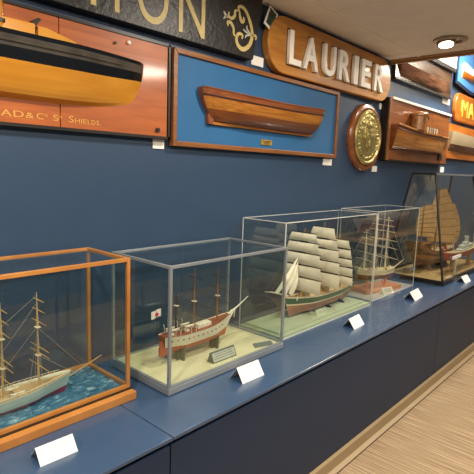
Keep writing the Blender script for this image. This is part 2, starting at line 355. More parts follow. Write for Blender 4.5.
# black strake moulding and raised ochre deck houses
mb = MB()
for s in (.84,):
    mb.tube([(pt(i / 40, s, -1)[0], pt(i / 40, s, -1)[1] - .003, pt(i / 40, s, -1)[2]) for i in range(3, 37)], .004, 'bulw')
o = mb.build('rubbing_strake', t, smooth=True); o.location = (-OX, 1.896 - YW, -OZ)
loc(rel(MB().prism([(.36, 2.08), (.86, 2.08), (.86, 2.145), (.36, 2.14)], 'y', 1.815, 1.896, 'ochre'), 'deckhouse', bevel=.004))
loc(rel(MB().prism([(.875, 2.08), (1.05, 2.08), (1.03, 2.115), (.91, 2.142), (.875, 2.142)], 'y', 1.825, 1.896, 'ochre'), 'deckhouse', bevel=.003))
loc(rel(MB().prism([(.845, 2.135), (.862, 2.135), (.885, 2.165), (.875, 2.17), (.85, 2.15)], 'y', 1.82, 1.89, 'dk'), 'hatch_cover'))
loc(rel(MB().lathe([(.05, 2.10), (.055, 2.12), (.046, 2.13), (.043, 2.25)], 'ochre', (.715, 1.86, 0), 20).lathe([(.046, 2.118), (.058, 2.122), (.058, 2.135), (.046, 2.139)], 'dk', (.715, 1.86, 0), 20), 'funnel', smooth=True))
for rr, x, z, m in ((.011, 1.495, 1.812, 'dk'), (.006, 1.255, 2.17, 'dk'), (.008, 1.325, 2.185, 'card')): loc(MB().lathe([(rr, 1.885), (rr, 1.8965)], m, (x, 0, z), 12, 'y').build('screw', t))
for ch, a, b, zz, hh in (('A', .755, .797, 1.800, .030), ('D', .803, .842, 1.800, .030), ('&', .85, .882, 1.800, .027), ('C', .893, .922, 1.800, .030), ('o', .926, .938, 1.815, .012),
                 ('S', .962, .985, 1.800, .030), ('o', .989, 1.000, 1.815, .012), ('S', 1.03, 1.052, 1.800, .034), ('H', 1.058, 1.08, 1.800, .024), ('I', 1.086, 1.091, 1.800, .024),
                 ('E', 1.097, 1.112, 1.800, .024), ('L', 1.117, 1.132, 1.800, .024), ('D', 1.136, 1.155, 1.800, .024), ('S', 1.159, 1.173, 1.800, .024), ('.', 1.178, 1.183, 1.800, .005)):
    zz = 1.806 if zz < 1.81 else 1.818; hh *= .8
    loc(glyph(ch, a, b, zz, zz + hh, 1.896, .0025, 'gold', 'letter', t, .005))

# black name sign
t = thing('name_sign', 'long weathered black name board with cream letters ION and a scroll', 'sign', (1.0, YW, 2.26)); OX, OZ = 1.0, 2.26
loc(rel(MB().prism([(-.6, 2.262), (2.165, 2.262), (2.232, 2.607), (-.6, 2.607)], 'y', 1.872, YW - .001, 'sblack'), 'board', bevel=.003))
loc(glyph('T', 1.06, 1.21, 2.292, 2.525, 1.873, .003, 'goldw', 'letter', t, .0))
loc(glyph('I', 1.238, 1.262, 2.292, 2.525, 1.873, .003, 'goldw', 'letter', t, .0))
loc(glyph('O', 1.355, 1.535, 2.288, 2.530, 1.873, .003, 'goldw', 'letter', t, .0))
loc(glyph('N', 1.60, 1.775, 2.292, 2.525, 1.873, .003, 'goldw', 'letter', t, .0))
mb = MB()
def stroke(pts, r=.008, m='goldw'):
    # smooth a polyline (pixels of the scroll, x to the right, z up)
    P = [Vector((p[0], 0, p[1])) for p in pts]; out = []
    for i in range(len(P) - 1):
        a = P[max(i-1, 0)]; b = P[i]; c = P[i+1]; d = P[min(i+2, len(P)-1)]
        for k in range(5):
            u = k / 5; out.append(.5 * ((2*b) + (c - a) * u + (2*a - 5*b + 4*c - d) * u*u + (3*b - a - 3*c + d) * u**3))
    out.append(P[-1]); n = len(out); vs = []
    for i, p in enumerate(out):
        d = (out[min(i+1, n-1)] - out[max(i-1, 0)]).normalized(); w = Vector((-d.z, 0, d.x)); rr = r * (.55 + .75 * math.sin(math.pi * i / (n - 1)))
        vs += [(p.x + w.x*rr, 1.8735, p.z + w.z*rr), (p.x - w.x*rr, 1.8735, p.z - w.z*rr), (p.x + w.x*rr, 1.870, p.z + w.z*rr), (p.x - w.x*rr, 1.870, p.z - w.z*rr)]
    fs = []
    for i in range(n - 1):
        a = 4*i; b = a + 4; fs += [(a+2, b+2, b+3, a+3), (a, a+1, b+1, b), (a, b, b+2, a+2), (a+1, a+3, b+3, b+1)]
    fs += [(0, 2, 3, 1), (4*n-4, 4*n-3, 4*n-1, 4*n-2)]
    mb.add(vs, fs, m)
def S(px, py):   # scroll coordinates measured on the crop, mapped to the board
    return (1.905 + (px - 70) / 210 * .285, 2.300 + (290 - py) / 250 * .225)
# outer right arc with curls top and bottom, and the mirrored left curls
stroke([S(*p) for p in ((165, 75), (158, 55), (178, 44), (205, 60), (235, 120), (248, 180), (240, 235), (215, 275), (185, 288), (160, 268), (152, 235), (165, 205), (188, 205), (185, 228))], .0095)
stroke([S(*p) for p in ((165, 75), (170, 105), (180, 128), (193, 118), (190, 98))], .008)
stroke([S(*p) for p in ((160, 72), (140, 82), (138, 110), (120, 132), (102, 122), (105, 100))], .007)
stroke([S(*p) for p in ((150, 230), (135, 215), (133, 185), (118, 160), (98, 160), (102, 182))], .007)
stroke([S(*p) for p in ((248, 190), (262, 182), (275, 192), (268, 208))], .006)
stroke([S(*p) for p in ((240, 185), (215, 160), (215, 140))], .004, 'goldw2'); stroke([S(*p) for p in ((235, 188), (205, 178), (192, 168))], .004, 'goldw2'); stroke([S(*p) for p in ((238, 192), (212, 200), (205, 218))], .004, 'goldw2')
stroke([S(*p) for p in ((100, 135), (85, 125), (75, 108))], .006, 'goldw2'); stroke([S(*p) for p in ((95, 128), (82, 138), (75, 150))], .004, 'goldw2')
o = mb.build('scroll_ornament', t); loc(o)

# tilted photograph
o = MB().box(-.044, .044, -.004, 0, -.062, .062, 'card').box(-.031, .031, -.006, -.004, -.046, .05, 'dgreen').build('photo_print')
o.location = (2.325, 1.885, 2.527); o.rotation_euler = (0, math.radians(24), 0); tag(o, 'small tilted dark photo with a pale border beside the black sign', 'photo')

# blue board with half hull
t = thing('half_model_board', 'wide blue board in a walnut frame with a redwood half hull', 'half model', (2.385, YW, 1.742)); OX, OZ = 2.385, 1.742
loc(rel(MB().box(1.61, 3.16, 1.902, 1.925, 1.76, 2.205, 'blue'), 'backboard'))
def frame(x0, x1, z0, z1, w, y0, y1, m, inner=None):
    mb = MB()
    for x in ((x0, x0 + w), (x1 - w, x1)): mb.prism([(x[0], z0 + (w if (x[0] > x0) else 0)), (x[1], z0 + (0 if x[0] > x0 else w)), (x[1], z1 - (0 if x[0] > x0 else w)), (x[0], z1 - (w if x[0] > x0 else 0))], 'y', y0, y1, m)
    mb.prism([(x0, z0), (x1, z0), (x1 - w, z0 + w), (x0 + w, z0 + w)], 'y', y0, y1, m); mb.prism([(x0, z1), (x1, z1), (x1 - w, z1 - w), (x0 + w, z1 - w)], 'y', y0, y1, m)
    return mb
loc(rel(frame(1.591, 3.18, 1.742, 2.222, .026, 1.888, YW - .001, 'frame'), 'frame', bevel=.003))
mb = MB(); pt, dk, kl = hull(mb, 1.765, 1.175, .26, 1.882, 2.035, [(.40, 'brown'), (.74, 'amber'), (.86, 'red'), (1, 'red')], (.022, .022), (.11, .11), .12, .35, sides=(-1,), low=0, flare=.34, sternw=.3, be=2.6, se=1.8)
o = mb.build('hull', t, smooth=True); o.location = (-OX, 1.903 - YW, -OZ)
mb = MB(); mb.tube([(pt(i / 40, .79, -1)[0], pt(i / 40, .79, -1)[1] - .001, pt(i / 40, .79, -1)[2]) for i in range(0, 41)], .003, 'dk')
mb.tube([(pt(i / 40, 1, -1)[0], pt(i / 40, 1, -1)[1], pt(i / 40, 1, -1)[2]) for i in range(0, 41)], .004, 'red')
o = mb.build('strake_line', t, smooth=True); o.location = (-OX, 1.903 - YW, -OZ)
loc(rel(MB().prism([(1.83, 1.872), (2.80, 1.872), (2.85, 1.886), (1.83, 1.886)], 'y', 1.885, 1.902, 'amber'), 'keel'))
loc(rel(MB().prism([(1.83, 1.872), (1.865, 1.872), (1.87, 1.945), (1.84, 1.955), (1.825, 1.92)], 'y', 1.88, 1.902, 'red'), 'rudder'))
loc(rel(MB().box(2.30, 2.405, 1.896, 1.902, 1.79, 1.822, 'brass').box(2.312, 2.393, 1.8945, 1.896, 1.812, 1.815, 'dk').box(2.32, 2.385, 1.8945, 1.896, 1.804, 1.807, 'dk').box(2.33, 2.375, 1.8945, 1.896, 1.796, 1.799, 'dk'), 'brass_plate'))

# LAURIER sign
t = thing('name_sign', 'varnished oak name board with rounded ends and raised white letters LAURIER', 'sign', (3.14, YW, 2.23)); OX, OZ = 3.14, 2.23
loc(rel(MB().prism(rrect(2.30, 3.97, 2.235, 2.575, .168, 12), 'y', 1.875, YW - .001, 'sign'), 'board', bevel=.007, smooth=False))
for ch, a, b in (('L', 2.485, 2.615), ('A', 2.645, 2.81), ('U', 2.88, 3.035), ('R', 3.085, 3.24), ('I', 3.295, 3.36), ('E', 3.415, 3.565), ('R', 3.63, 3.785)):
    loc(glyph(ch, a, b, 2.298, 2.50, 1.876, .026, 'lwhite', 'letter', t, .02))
    loc(glyph(ch, a - .004, b + .016, 2.292, 2.512, 1.8765, .004, 'dk', 'letter_shadow', t, .045))  # dark offset copy paints the letter's cast shadow on the board

# round brass plaque
t = thing('round_plaque', 'round embossed brass plaque in a turned wooden ring', 'plaque', (3.655, YW - .001, 1.924)); PR = .273
MB().lathe([(PR, 0), (PR, -.02), (PR - .008, -.034), (PR - .025, -.042), (PR - .045, -.04), (PR - .047, -.01), (PR - .047, 0)], 'ring', n=64, axis='y').build('ring', t, smooth=True)
mb = MB().lathe([(.218, -.018), (.222, -.044), (.212, -.056), (.198, -.056), (.19, -.046), (.14, -.05), (.0005, -.054)], 'emb', n=64, axis='y')
o = mb.build('brass_disc', t, smooth=True)
mb = MB()
mb.prism([(-.075, .07), (.075, .07), (.08, 0), (.05, -.07), (0, -.1), (-.05, -.07), (-.08, 0)], 'y', -.062, -.05, 'emb')
mb.lathe([(.035, -.05), (.028, -.064), (.0005, -.067)], 'emb', (0, 0, .10), 16, 'y')
for k in range(32):
    a = 2 * math.pi * k / 32; mb.lathe([(.012, -.045), (.011, -.051), (.006, -.053), (.0005, -.0535)], 'emb', (.165 * math.cos(a), 0, .165 * math.sin(a)), 8, 'y')
mb.box(-.05, .05, -.067, -.062, -.01, .03, 'emb').box(-.012, .012, -.068, -.062, -.07, .06, 'emb')
mb.build('relief_crest', t, bevel=.004)

# steamer half model on panelled board
t = thing('half_model_board', 'red brown panelled board with a planked steamer half hull and wheelhouse', 'half model', (4.7, YW, 1.76)); OX, OZ = 4.7, 1.76
loc(rel(MB().box(3.985, 4.43, 1.86, 1.925, 1.765, 2.275, 'p3').box(4.434, 4.94, 1.86, 1.925, 1.765, 2.275, 'p3').box(4.944, 5.44, 1.86, 1.925, 1.765, 2.275, 'p3'), 'board', bevel=.002))
loc(rel(MB().box(3.945, 3.985, 1.85, YW - .001, 1.757, 2.285, 'frame').box(3.93, 3.945, 1.86, YW - .001, 1.757, 2.285, 'dk').box(3.985, 5.44, 1.862, YW - .001, 1.752, 1.765, 'dk').box(3.985, 5.45, 1.845, YW - .001, 2.275, 2.295, 'white'), 'edging'))
mb = MB(); pt, dk, kl = hull(mb, 4.01, 1.42, .17, 1.85, 2.03, [(.12, 'brown'), (.62, 'tanh'), (.84, 'amber'), (1, 'brown')], (.035, .0), (.0, .22), .35, .1, sides=(-1,), low=.2, flare=.11, sternw=.8)
o = mb.build('hull', t, smooth=True); o.location = (-OX, 1.861 - YW, -OZ)
mb = MB(); mb.tube([(pt(i / 40, 1, -1)[0], pt(i / 40, 1, -1)[1] - .002, pt(i / 40, 1, -1)[2]) for i in range(0, 41)], .011, 'tanh')
mb.tube([(pt(i / 40, .84, -1)[0], pt(i / 40, .84, -1)[1] - .003, pt(i / 40, .84, -1)[2]) for i in range(0, 41)], .005, 'brown')
o = mb.build('rail', t, smooth=True); o.location = (-OX, 1.861 - YW, -OZ)
loc(rel(MB().lathe([(.075, 2.05), (.075, 2.17), (.085, 2.175), (.085, 2.195), (.07, 2.21), (.02, 2.218)], 'tanh', (4.46, 1.80, 0), 20).lathe([(.0765, 2.10), (.0765, 2.15)], 'dk', (4.46, 1.80, 0), 6), 'wheelhouse', smooth=True))
loc(rel(MB().box(4.53, 4.68, 1.80, 1.86, 2.05, 2.16, 'tanh').box(4.58, 4.63, 1.795, 1.8, 2.10, 2.14, 'dk'), 'cabin', bevel=.003))
loc(rel(MB().lathe([(.028, 2.16), (.028, 2.22), (.034, 2.222), (.034, 2.235), (.02, 2.236)], 'dk', (4.66, 1.815, 0), 16), 'funnel', smooth=True))
mb = MB(); mb.box(4.50, 4.98, 1.758, 1.764, 2.098, 2.104, 'tanh')
for k in range(9): mb.box(4.5 + k * .059, 4.506 + k * .059, 1.758, 1.764, 2.02, 2.10, 'tanh')
for k in range(4): mb.box(4.61 + k * .08, 4.66 + k * .08, 1.775, 1.782, 2.045, 2.09, 'sgrey')
loc(rel(mb, 'deck_railing'))
loc(rel(MB().box(5.18, 5.26, 1.845, 1.862, 1.80, 1.86, 'dk').box(5.12, 5.18, 1.84, 1.862, 1.86, 1.93, 'brass'), 'propeller_block'))

# dark half model up high
t = thing('half_model_board', 'dark smoky brown half model board with a black top rail, partly behind the beam', 'half model', (4.8, YW, 2.47)); OX, OZ = 4.8, 2.47
loc(rel(MB().box(4.10, 5.50, 1.90, YW - .001, 2.475, 2.745, 'dmod'), 'board', bevel=.003))
loc(rel(MB().box(4.09, 5.52, 1.87, YW - .001, 2.745, 2.785, 'cblack'), 'top_rail'))
loc(rel(MB().box(4.09, 5.51, 1.885, YW - .001, 2.462, 2.475, 'cblack'), 'bottom_rail'))
mb = MB(); pt, dk, kl = hull(mb, 4.16, 1.28, .12, 2.50, 2.60, [(.5, 'lbrown'), (1, 'lbrown')], (.02, .0), (.05, .12), .4, .3, sides=(-1,), low=.5)
o = mb.build('hull', t, smooth=True); o.location = (-OX, 1.901 - YW, -OZ)

# octagonal blue board
t = thing('half_model_board', 'light blue octagonal board with navy edge and an orange wood half hull', 'half model', (6.1, YW, 2.62)); OX, OZ = 6.1, 2.62
oc = lambda d: [(5.60 + d, 2.655 + d * .8), (6.1, 2.60 + d), (6.6, 2.60 + d), (6.9 - d, 2.70), (6.9 - d, 3.0), (6.6, 3.10 - d), (5.9, 3.10 - d), (5.60 + d, 2.98 - d * .8)]
loc(rel(MB().prism(oc(0), 'y', 1.885, YW - .031, 'navy'), 'edging')); loc(rel(MB().prism(oc(.03), 'y', 1.88, 1.885, 'oct'), 'backboard'))
mb = MB(); hull(mb, 5.72, .95, .14, 2.73, 2.82, [(.5, 'ma'), (1, 'lwhite')], (.06, .04), (.02, .1), .3, .3, sides=(-1,), low=.4)
o = mb.build('hull', t, smooth=True); o.location = (-OX, 1.881 - YW, -OZ)

# MA name board
t = thing('name_sign', 'orange rounded name board with yellow letters MA at the right edge', 'sign', (6.4, YW, 2.25)); OX, OZ = 6.4, 2.25
loc(rel(MB().prism(rrect(5.66, 7.3, 2.26, 2.57, .13), 'y', 1.885, YW - .001, 'ma'), 'board', bevel=.01))
loc(glyph('M', 5.86, 6.06, 2.32, 2.50, 1.886, .01, 'yel', 'letter', t, .0)); loc(glyph('A', 6.10, 6.30, 2.32, 2.50, 1.886, .01, 'yel', 'letter', t, .0))

# last board, cream half hull
t = thing('half_model_board', 'orange board with a cream half hull below the orange name board', 'half model', (6.2, YW, 1.84)); OX, OZ = 6.2, 1.84
loc(rel(MB().box(5.50, 7.2, 1.895, YW - .001, 1.835, 2.215, 'ma'), 'board', bevel=.003))
mb = MB(); hull(mb, 5.52, 1.5, .22, 1.92, 2.10, [(.35, 'lbrown'), (1, 'hullc')], (.03, .02), (.04, .1), .3, .3, sides=(-1,), low=.3)
o = mb.build('hull', t, smooth=True); o.location = (-OX, 1.896 - YW, -OZ)

# recessed ceiling lamp (the only fixture in frame)
t = thing('ceiling_downlight', 'round recessed ceiling lamp with a tilted glowing lens', 'ceiling lamp', (3.66, 1.30, ZC))
MB().lathe([(.115, -.004), (.115, -.012), (.10, -.018), (.078, -.014), (.078, -.002)], 'trimr', n=40).build('trim_ring', t, smooth=True)
o = MB().lathe([(.078, .0), (.078, -.025), (.07, -.036), (.062, -.036), (.062, -.03)], 'trimr', n=32).build('eyeball', t, smooth=True)
o2 = MB().lathe([(.060, -.03), (.060, -.034), (.03, -.038), (.0005, -.039)], 'lens', n=32).build('lens', t, smooth=True)
for q in (o, o2): q.rotation_euler = (math.radians(-10), math.radians(14), 0); q.scale = (.82, .82, .9); q.location = (.0, .03, -.006)

# ------------------------------------------------------------------ glass cases
def glass_case(t, x0, x1, y0, y1, z0, z1, post, m, gm, th=.004, gl=True, postw=None):
    """local coordinates; frame of posts and rails, five panes"""
    p = postw or post
    for x in (x0, x1 - p):
        for y in (y0, y1 - p): MB().box(x, x + p, y, y + p, z0, z1, m).build('corner_post', t, bevel=.0008)
    for z, zz in ((z0, z0 + post), (z1 - post, z1)):
        for y in (y0, y1 - p): MB().box(x0 + p, x1 - p, y, y + p, z, zz, m).build('rail', t, bevel=.0008)
        for x in (x0, x1 - p): MB().box(x, x + p, y0 + p, y1 - p, z, zz, m).build('rail', t, bevel=.0008)
    a = p * .5 - th / 2
    P = [(x0 + p, x1 - p, y0 + a, y0 + a + th, z0 + post, z1 - post), (x0 + p, x1 - p, y1 - a - th, y1 - a, z0 + post, z1 - post),
         (x0 + a, x0 + a + th, y0 + p, y1 - p, z0 + post, z1 - post), (x1 - a - th, x1 - a, y0 + p, y1 - p, z0 + post, z1 - post),
         (x0 + p, x1 - p, y0 + p, y1 - p, z1 - a - th, z1 - a)]
    for q in P: MB().box(*q, gm).build('glass_pane', t)

# case 1: orange wood
t = thing('display_case', 'glass case with an orange wooden frame and plinth, nearest left', 'display case', (.6, 1.73, CT)); C1 = t
MB().box(-.5, .506, -.212, .165, 0, .034, 'case').build('plinth', t, bevel=.003)
MB().box(-.493, .5035, -.182, .16, .034, .038, 'dk').build('shadow_strip', t)  # black strip paints the shadow line between plinth and frame
MB().box(-.47, .485, -.155, .14, .034, .04, 'sea').build('painted_sea', t)
glass_case(t, -.485, .502, -.172, .142, .038, .583, .0145, 'case', 'glass')
# case 2: metal
t = thing('display_case', 'metal edged glass case with a cream floor, second from left', 'display case', (1.605, 1.65, CT))
MB().box(-.397, .397, -.212, .212, .004, .03, 'steel').box(-.39, .39, -.205, .205, 0, .004, 'gap').build('plinth', t, bevel=.001)  # black foot paints the shadow under the case
MB().box(-.383, .383, -.198, .198, .03, .034, 'cream').build('floor_board', t)
glass_case(t, -.395, .395, -.21, .21, .028, .553, .0125, 'steel', 'glass')
# case 3: acrylic, green floor
t = thing('display_case', 'clear acrylic case with a pale green floor around the clipper under sail', 'display case', (2.6215, 1.6725, CT))
MB().box(-.537, .537, -.152, .152, 0, .018, 'creams').box(-.51, .51, -.12, .135, .018, .03, 'creams').build('floor_board', t, bevel=.002)
glass_case(t, -.5435, .5435, -.1575, .1575, 0, .668, .005, 'acr', 'acryl', .003)
# case 4: acrylic
t = thing('display_case', 'small clear acrylic case on the blue top between clipper case and black framed case', 'display case', (3.64, 1.705, CT))
MB().box(-.37, .37, -.15, .15, 0, .005, 'acr').build('base_sheet', t)
glass_case(t, -.385, .385, -.155, .155, .0, .675, .005, 'acr', 'acryl', .003)
# case 5: tapered, black edges
t = thing('display_case', 'tall tapered glass case with black edges and tan floor holding a junk', 'display case', (4.9, 1.64, CT))
b0, b1, c0, c1 = (-.69, .72), (-.27, .27), (-.54, .52), (-.075, .135); H0, H1 = .03, .962
MB().box(-.71, .74, -.285, .28, 0, .03, 'cblack').build('plinth', t); MB().box(-.67, .70, -.25, .25, .03, .036, 'tan').build('floor_board', t)
corn = lambda k, l: ((b0[k], b1[l], H0), (c0[k], c1[l], H1))
for k in (0, 1):
    for l in (0, 1): a, b = corn(k, l); MB().tube([a, b], .010, 'cblack', 4).build('corner_post', t)
for (a, b, h) in ((b0, b1, H0), (c0, c1, H1)):
    for y in b: MB().box(a[0], a[1], y - .008, y + .008, h - .008, h + .008, 'cblack' if h == H0 else 'steel' if y == b[0] else 'cblack').build('rail', t)
    for x in a: MB().box(x - .008, x + .008, b[0], b[1], h - .008, h + .008, 'cblack').build('rail', t)
def pane(q, n):
    n = Vector(n).normalized() * .002; vs = [Vector(p) + n for p in q] + [Vector(p) - n for p in q]
    MB().add(vs, [(0, 1, 2, 3), (7, 6, 5, 4), (0, 4, 5, 1), (1, 5, 6, 2), (2, 6, 7, 3), (3, 7, 4, 0)], 'glass').build('glass_pane', t)
for l, n in ((0, (0, -1, .2)), (1, (0, 1, .14))): pane([(b0[0], b1[l], H0), (b0[1], b1[l], H0), (c0[1], c1[l], H1), (c0[0], c1[l], H1)], n)
for k, n in ((0, (-1, 0, .16)), (1, (1, 0, .2))): pane([(b0[k], b1[0], H0), (b0[k], b1[1], H0), (c0[k], c1[1], H1), (c0[k], c1[0], H1)], n)
pane([(c0[0], c1[0], H1), (c0[1], c1[0], H1), (c0[1], c1[1], H1), (c0[0], c1[1], H1)], (0, 0, 1))

# ------------------------------------------------------------------ ships
def mast(t, x, z0, z1, r, m, yards, ym, yawd=0, ytype=None, gaff=None, tops=()):
    """one mast with its yards (sub-parts); yards: (z, halflength)"""
    mb = MB().tube([(x, 0, z0), (x, 0, z0 + (z1 - z0) * .5), (x, 0, z1)], [r, r * .8, r * .3], m, 8)
    for z in tops: mb.box(x - .008, x + .008, -.012, .012, z, z + .003, 'lspar')
    o = mb.build('mast', t, smooth=True)
    c, s = math.cos(math.radians(yawd)), math.sin(math.radians(yawd))
    for z, h in yards:
        k = .9 if ym == 'dspar' and m == 'pole' else .5
        MB().tube([(x + .006 - s * h, -h * c, z), (x + .006, 0, z + .001), (x + .006 + s * h, h * c, z)], [r * k * .5, r * k, r * k * .5], ym, 6).build('yard', o, smooth=True)
    return o
def lines(t, segs, r, m, name='rigging'):
    mb = MB()
    for a, b in segs: mb.tube([a, b], r, m, 3)
    o = mb.build(name, t); return o
def shrouds(x, z0, zt, w, dx=(-.02, 0, .02, -.035)):
    return [((x + d, sd * w, z0), (x, 0, zt)) for d in dx for sd in (1, -1)]

# ship 1: barque with a pale hull in the wooden case
t = thing('ship_model', 'three masted barque with bare ochre spars on a painted sea', 'ship model', (.335, 1.705, CT + .04))
mb = MB(); pt, dk, kl = hull(mb, 0, .585, .115, .001, .064, [(.3, 'crim'), (.93, 'hullw'), (1, 'lspar')], (.008, .018), (.02, .03), .34, .2, sternw=.5, flare=.25, low=.7)
mb.build('hull', t, smooth=True); deckplate(pt, .86, 'deck', 'deck', t)
for x, z, k in ((.17, .085, .155), (.32, .095, .155), (.452, .105, .15)):
    top = (.37, .40, .415)[(.17, .32, .452).index(x)]
    ys = [(top - .02, .042), (top - .06, .052), (top - .105, .06), (top - .205, .075), (top - .228, .08), (top - .28, .09)]
    if x == .17: ys = []
    mast(t, x, .03, top + .012, .0045, 'pole', ys, 'pole', tops=(top - .125, top - .235))
MB().tube([(.555, 0, .05), (.725, 0, .105)], [.0035, .0015], 'pole').build('bowsprit', t, smooth=True)
MB().tube([(.17, 0, .09), (.06, 0, .115)], .002, 'pole').tube([(.17, 0, .2), (.09, 0, .25)], .002, 'pole').build('gaff', t)
seg = []
for x, top in ((.17, .37), (.32, .40), (.452, .415)):
    seg += shrouds(x, .06, top - .125, .035, (-.02, 0)) + shrouds(x, top - .125, top, .012, (0,))
    seg += [((x, 0, top), (x - .14, 0, .05 if x < .2 else top - .1)), ((x, 0, top - .03), (x - .14, 0, top - .2)), ((x, 0, top - .12), (x - .13, 0, top - .26))]
for zz, xx in ((.29, .64), (.18, .6)): seg.append(((.452, 0, zz), (xx, 0, .05 + (xx - .555) * .33)))
lines(t, seg, .0006, 'rig')
for a, b, w, h in ((.12, .16, .02, .012), (.22, .28, .022, .014), (.36, .42, .024, .014), (.47, .51, .018, .01)): MB().box(a, b, -w, w, .036, .04 + h + .006, 'hcream').box(a - .003, b + .003, -w - .003, w + .003, .046 + h, .049 + h, 'deck').build('deckhouse', t)
mb = MB()
for k in range(24):
    u = .06 + .88 * k / 24; p = pt(u, 1, -1); q = pt(u, 1, 1)
    for a in (p, q): mb.tube([(a[0], a[1] * .97, a[2] - .002), (a[0], a[1] * .97, a[2] + .008)], .0008, 'hcream', 4)
for sd in (1, -1): mb.tube([(pt(i / 30, 1, sd)[0], pt(i / 30, 1, sd)[1] * .97, pt(i / 30, 1, sd)[2] + .008) for i in range(2, 29)], .001, 'hcream', 4)
mb.build('bulwark_rail', t)
for i, (x, y) in enumerate(((.2, .022), (.2, -.022), (.335, .026), (.335, -.026))):
    mb = MB(); hull(mb, x, .055, .016, .056, .066, [(1, 'hcream')], (.003, .003), (.0, .004), nt=12, ns=4); o = mb.build('lifeboat', t, smooth=True); o.location = (0, y, 0)
mb = MB()
for k in range(14): mb.lathe([(.003, .04), (.0035, .052), (.001, .056)], 'hcream' if k % 2 else 'pole', (.05 + .035 * k + random.uniform(-.008, .008), random.uniform(-.02, .02), .004), 8)
mb.build('deck_fittings', t)

# ship 2: sloop of war with a red brown bottom
t = thing('ship_model', 'brown and cream ship model with black bare spars on two grey stands', 'ship model', (1.335, 1.645, CT + .034))
mb = MB(); pt, dk, kl = hull(mb, 0, .455, .105, .050, .137, [(.36, 'cop'), (.98, 'hcream'), (1, 'rdeck')], (.006, .03), (.03, .03), .36, .22, sternw=.55, flare=.28, low=.8)
mb.build('hull', t, smooth=True); deckplate(pt, .94, 'rdeck', 'deck', t)
mb = MB()
for k in range(12):
    u = .08 + .8 * k / 12
    for sd in (1, -1):
        p = pt(u, .72, sd); mb.box(p[0] - .003, p[0] + .003, p[1] - .002, p[1] + .002, p[2] - .003, p[2] + .003, 'cop' if k % 3 == 1 else 'dk')
mb.build('gun_ports', t)
MB().prism([(-.012, .045), (.028, .045), (.03, .115), (-.006, .115), (-.014, .08)], 'y', -.004, .004, 'cop').build('rudder', t)
for x in (.115, .345): MB().prism([(-.022, 0), (.022, 0), (.02, .06), (.012, .062), (-.012, .062), (-.02, .06)], 'y', -.004, .004, 'stand').prism([(-.03, 0), (.03, 0), (.034, .075), (.022, .058), (-.022, .058), (-.034, .075)], 'x', -.004, .004, 'stand').build('stand', t, loc=(x, 0, 0))
for x, top, pm in ((.085, .33, 'dspar'), (.20, .435, 'dspar'), (.36, .42, 'dspar')):
    ys = [(top - .05, .05), (top - .11, .065), (top - .175, .08), (top - .23, .09)] if x > .1 else [(top - .05, .03), (top - .13, .045)]
    mast(t, x, .12, top, .0045, 'dspar' if x < .1 else 'batten', ys, pm, tops=(.27,))
MB().tube([(.44, 0, .155), (.52, 0, .185), (.6, 0, .225)], [.006, .004, .0015], 'hcream').tube([(.50, 0, .175), (.49, 0, .13)], .0018, 'hcream').prism([(.435, .10), (.455, .13), (.50, .178), (.47, .172), (.44, .155)], 'y', -.005, .005, 'hcream').build('bowsprit', t, smooth=True)
seg = []
for x, top in ((.085, .33), (.20, .435), (.36, .42)): seg += shrouds(x, .145, .27, .048) + shrouds(x, .27, top, .014, (0,)) + [((x, 0, top), (x - .13, 0, top - .16)), ((x, 0, top - .06), (x - .12, 0, .16))]
seg += [((.36, 0, .42), (.6, 0, .225)), ((.36, 0, .34), (.54, 0, .195)), ((.36, 0, .27), (.5, 0, .178))]
lines(t, seg, .0006, 'drig')
MB().tube([(-.03, -.01, .17), (-.045, -.012, .30)], .0012, 'dspar').build('flagstaff', t)
o = MB().grid(lambda u, v: (-.015 - .055 * u, -.012 + .004 * math.sin(u * 6), .245 + .035 * v - .006 * u), 8, 4, 'pink', .001).build('flag', t, smooth=True)
MB().lathe([(.009, -.0165), (.009, -.019)], 'flag', (-.042, 0, .259), 14, 'y').build('emblem', o)
for x, w in ((.215, .06), (.275, .03)): MB().box(x, x + w, -.018, .018, .118, .152, 'hcream').box(x + .006, x + w - .006, -.0185, .0185, .13, .14, 'sgrey').build('deckhouse', t, bevel=.002)
for k, (x, y) in enumerate(((.05, -.042), (.05, .042), (.14, -.05), (.14, .05))):
    mb = MB().tube([(x, y, .13), (x, y, .165), (x + .004, y * 1.25, .172)], .0016, 'hcream').tube([(x + .03, y, .13), (x + .03, y, .165), (x + .034, y * 1.25, .172)], .0016, 'hcream'); mb.build('davit', t)
    mb = MB(); hull(mb, x - .012, .06, .016, .152, .163, [(1, 'hcream')], (.003, .003), (.0, .004), nt=12, ns=4); o = mb.build('lifeboat', t, smooth=True); o.location = (0, y * .35, 0)
for x in (.06, .155): MB().lathe([(.014, .125), (.014, .14), (.008, .146), (.0005, .148)], 'hcream', (x, 0, 0), 16).build('skylight', t, smooth=True)

# ship 3: clipper under full sail, bow to the left
t = thing('ship_model', 'green striped clipper model under full cream sail', 'ship model', (3.12, 1.675, CT + .03), math.pi)
mb = MB(); pt, dk, kl = hull(mb, 0, .80, .125, .012, .115, [(.55, 'copper'), (.62, 'lspar'), (.93, 'green'), (1, 'lspar')], (.012, .035), (.03, .06), .34, .22, sternw=.55, flare=.28, low=.8)
mb.build('hull', t, smooth=True); deckplate(pt, .93, 'deck', 'deck', t)
mb = MB()
for x in (.15, .33, .5): mb.prism([(-.05, 0), (.05, 0), (.05, .006), (.03, .012), (.012, .03), (-.012, .03), (-.03, .012), (-.05, .006)], 'x', x - .008, x + .008, 'cblack')
mb.box(.1, .55, -.008, .008, 0, .008, 'cblack').build('cradle', t)
MB().tube([(.77, 0, .15), (.93, 0, .20), (1.0, 0, .215)], [.006, .004, .0015], 'lspar').build('bowsprit', t, smooth=True)
SAILS = []
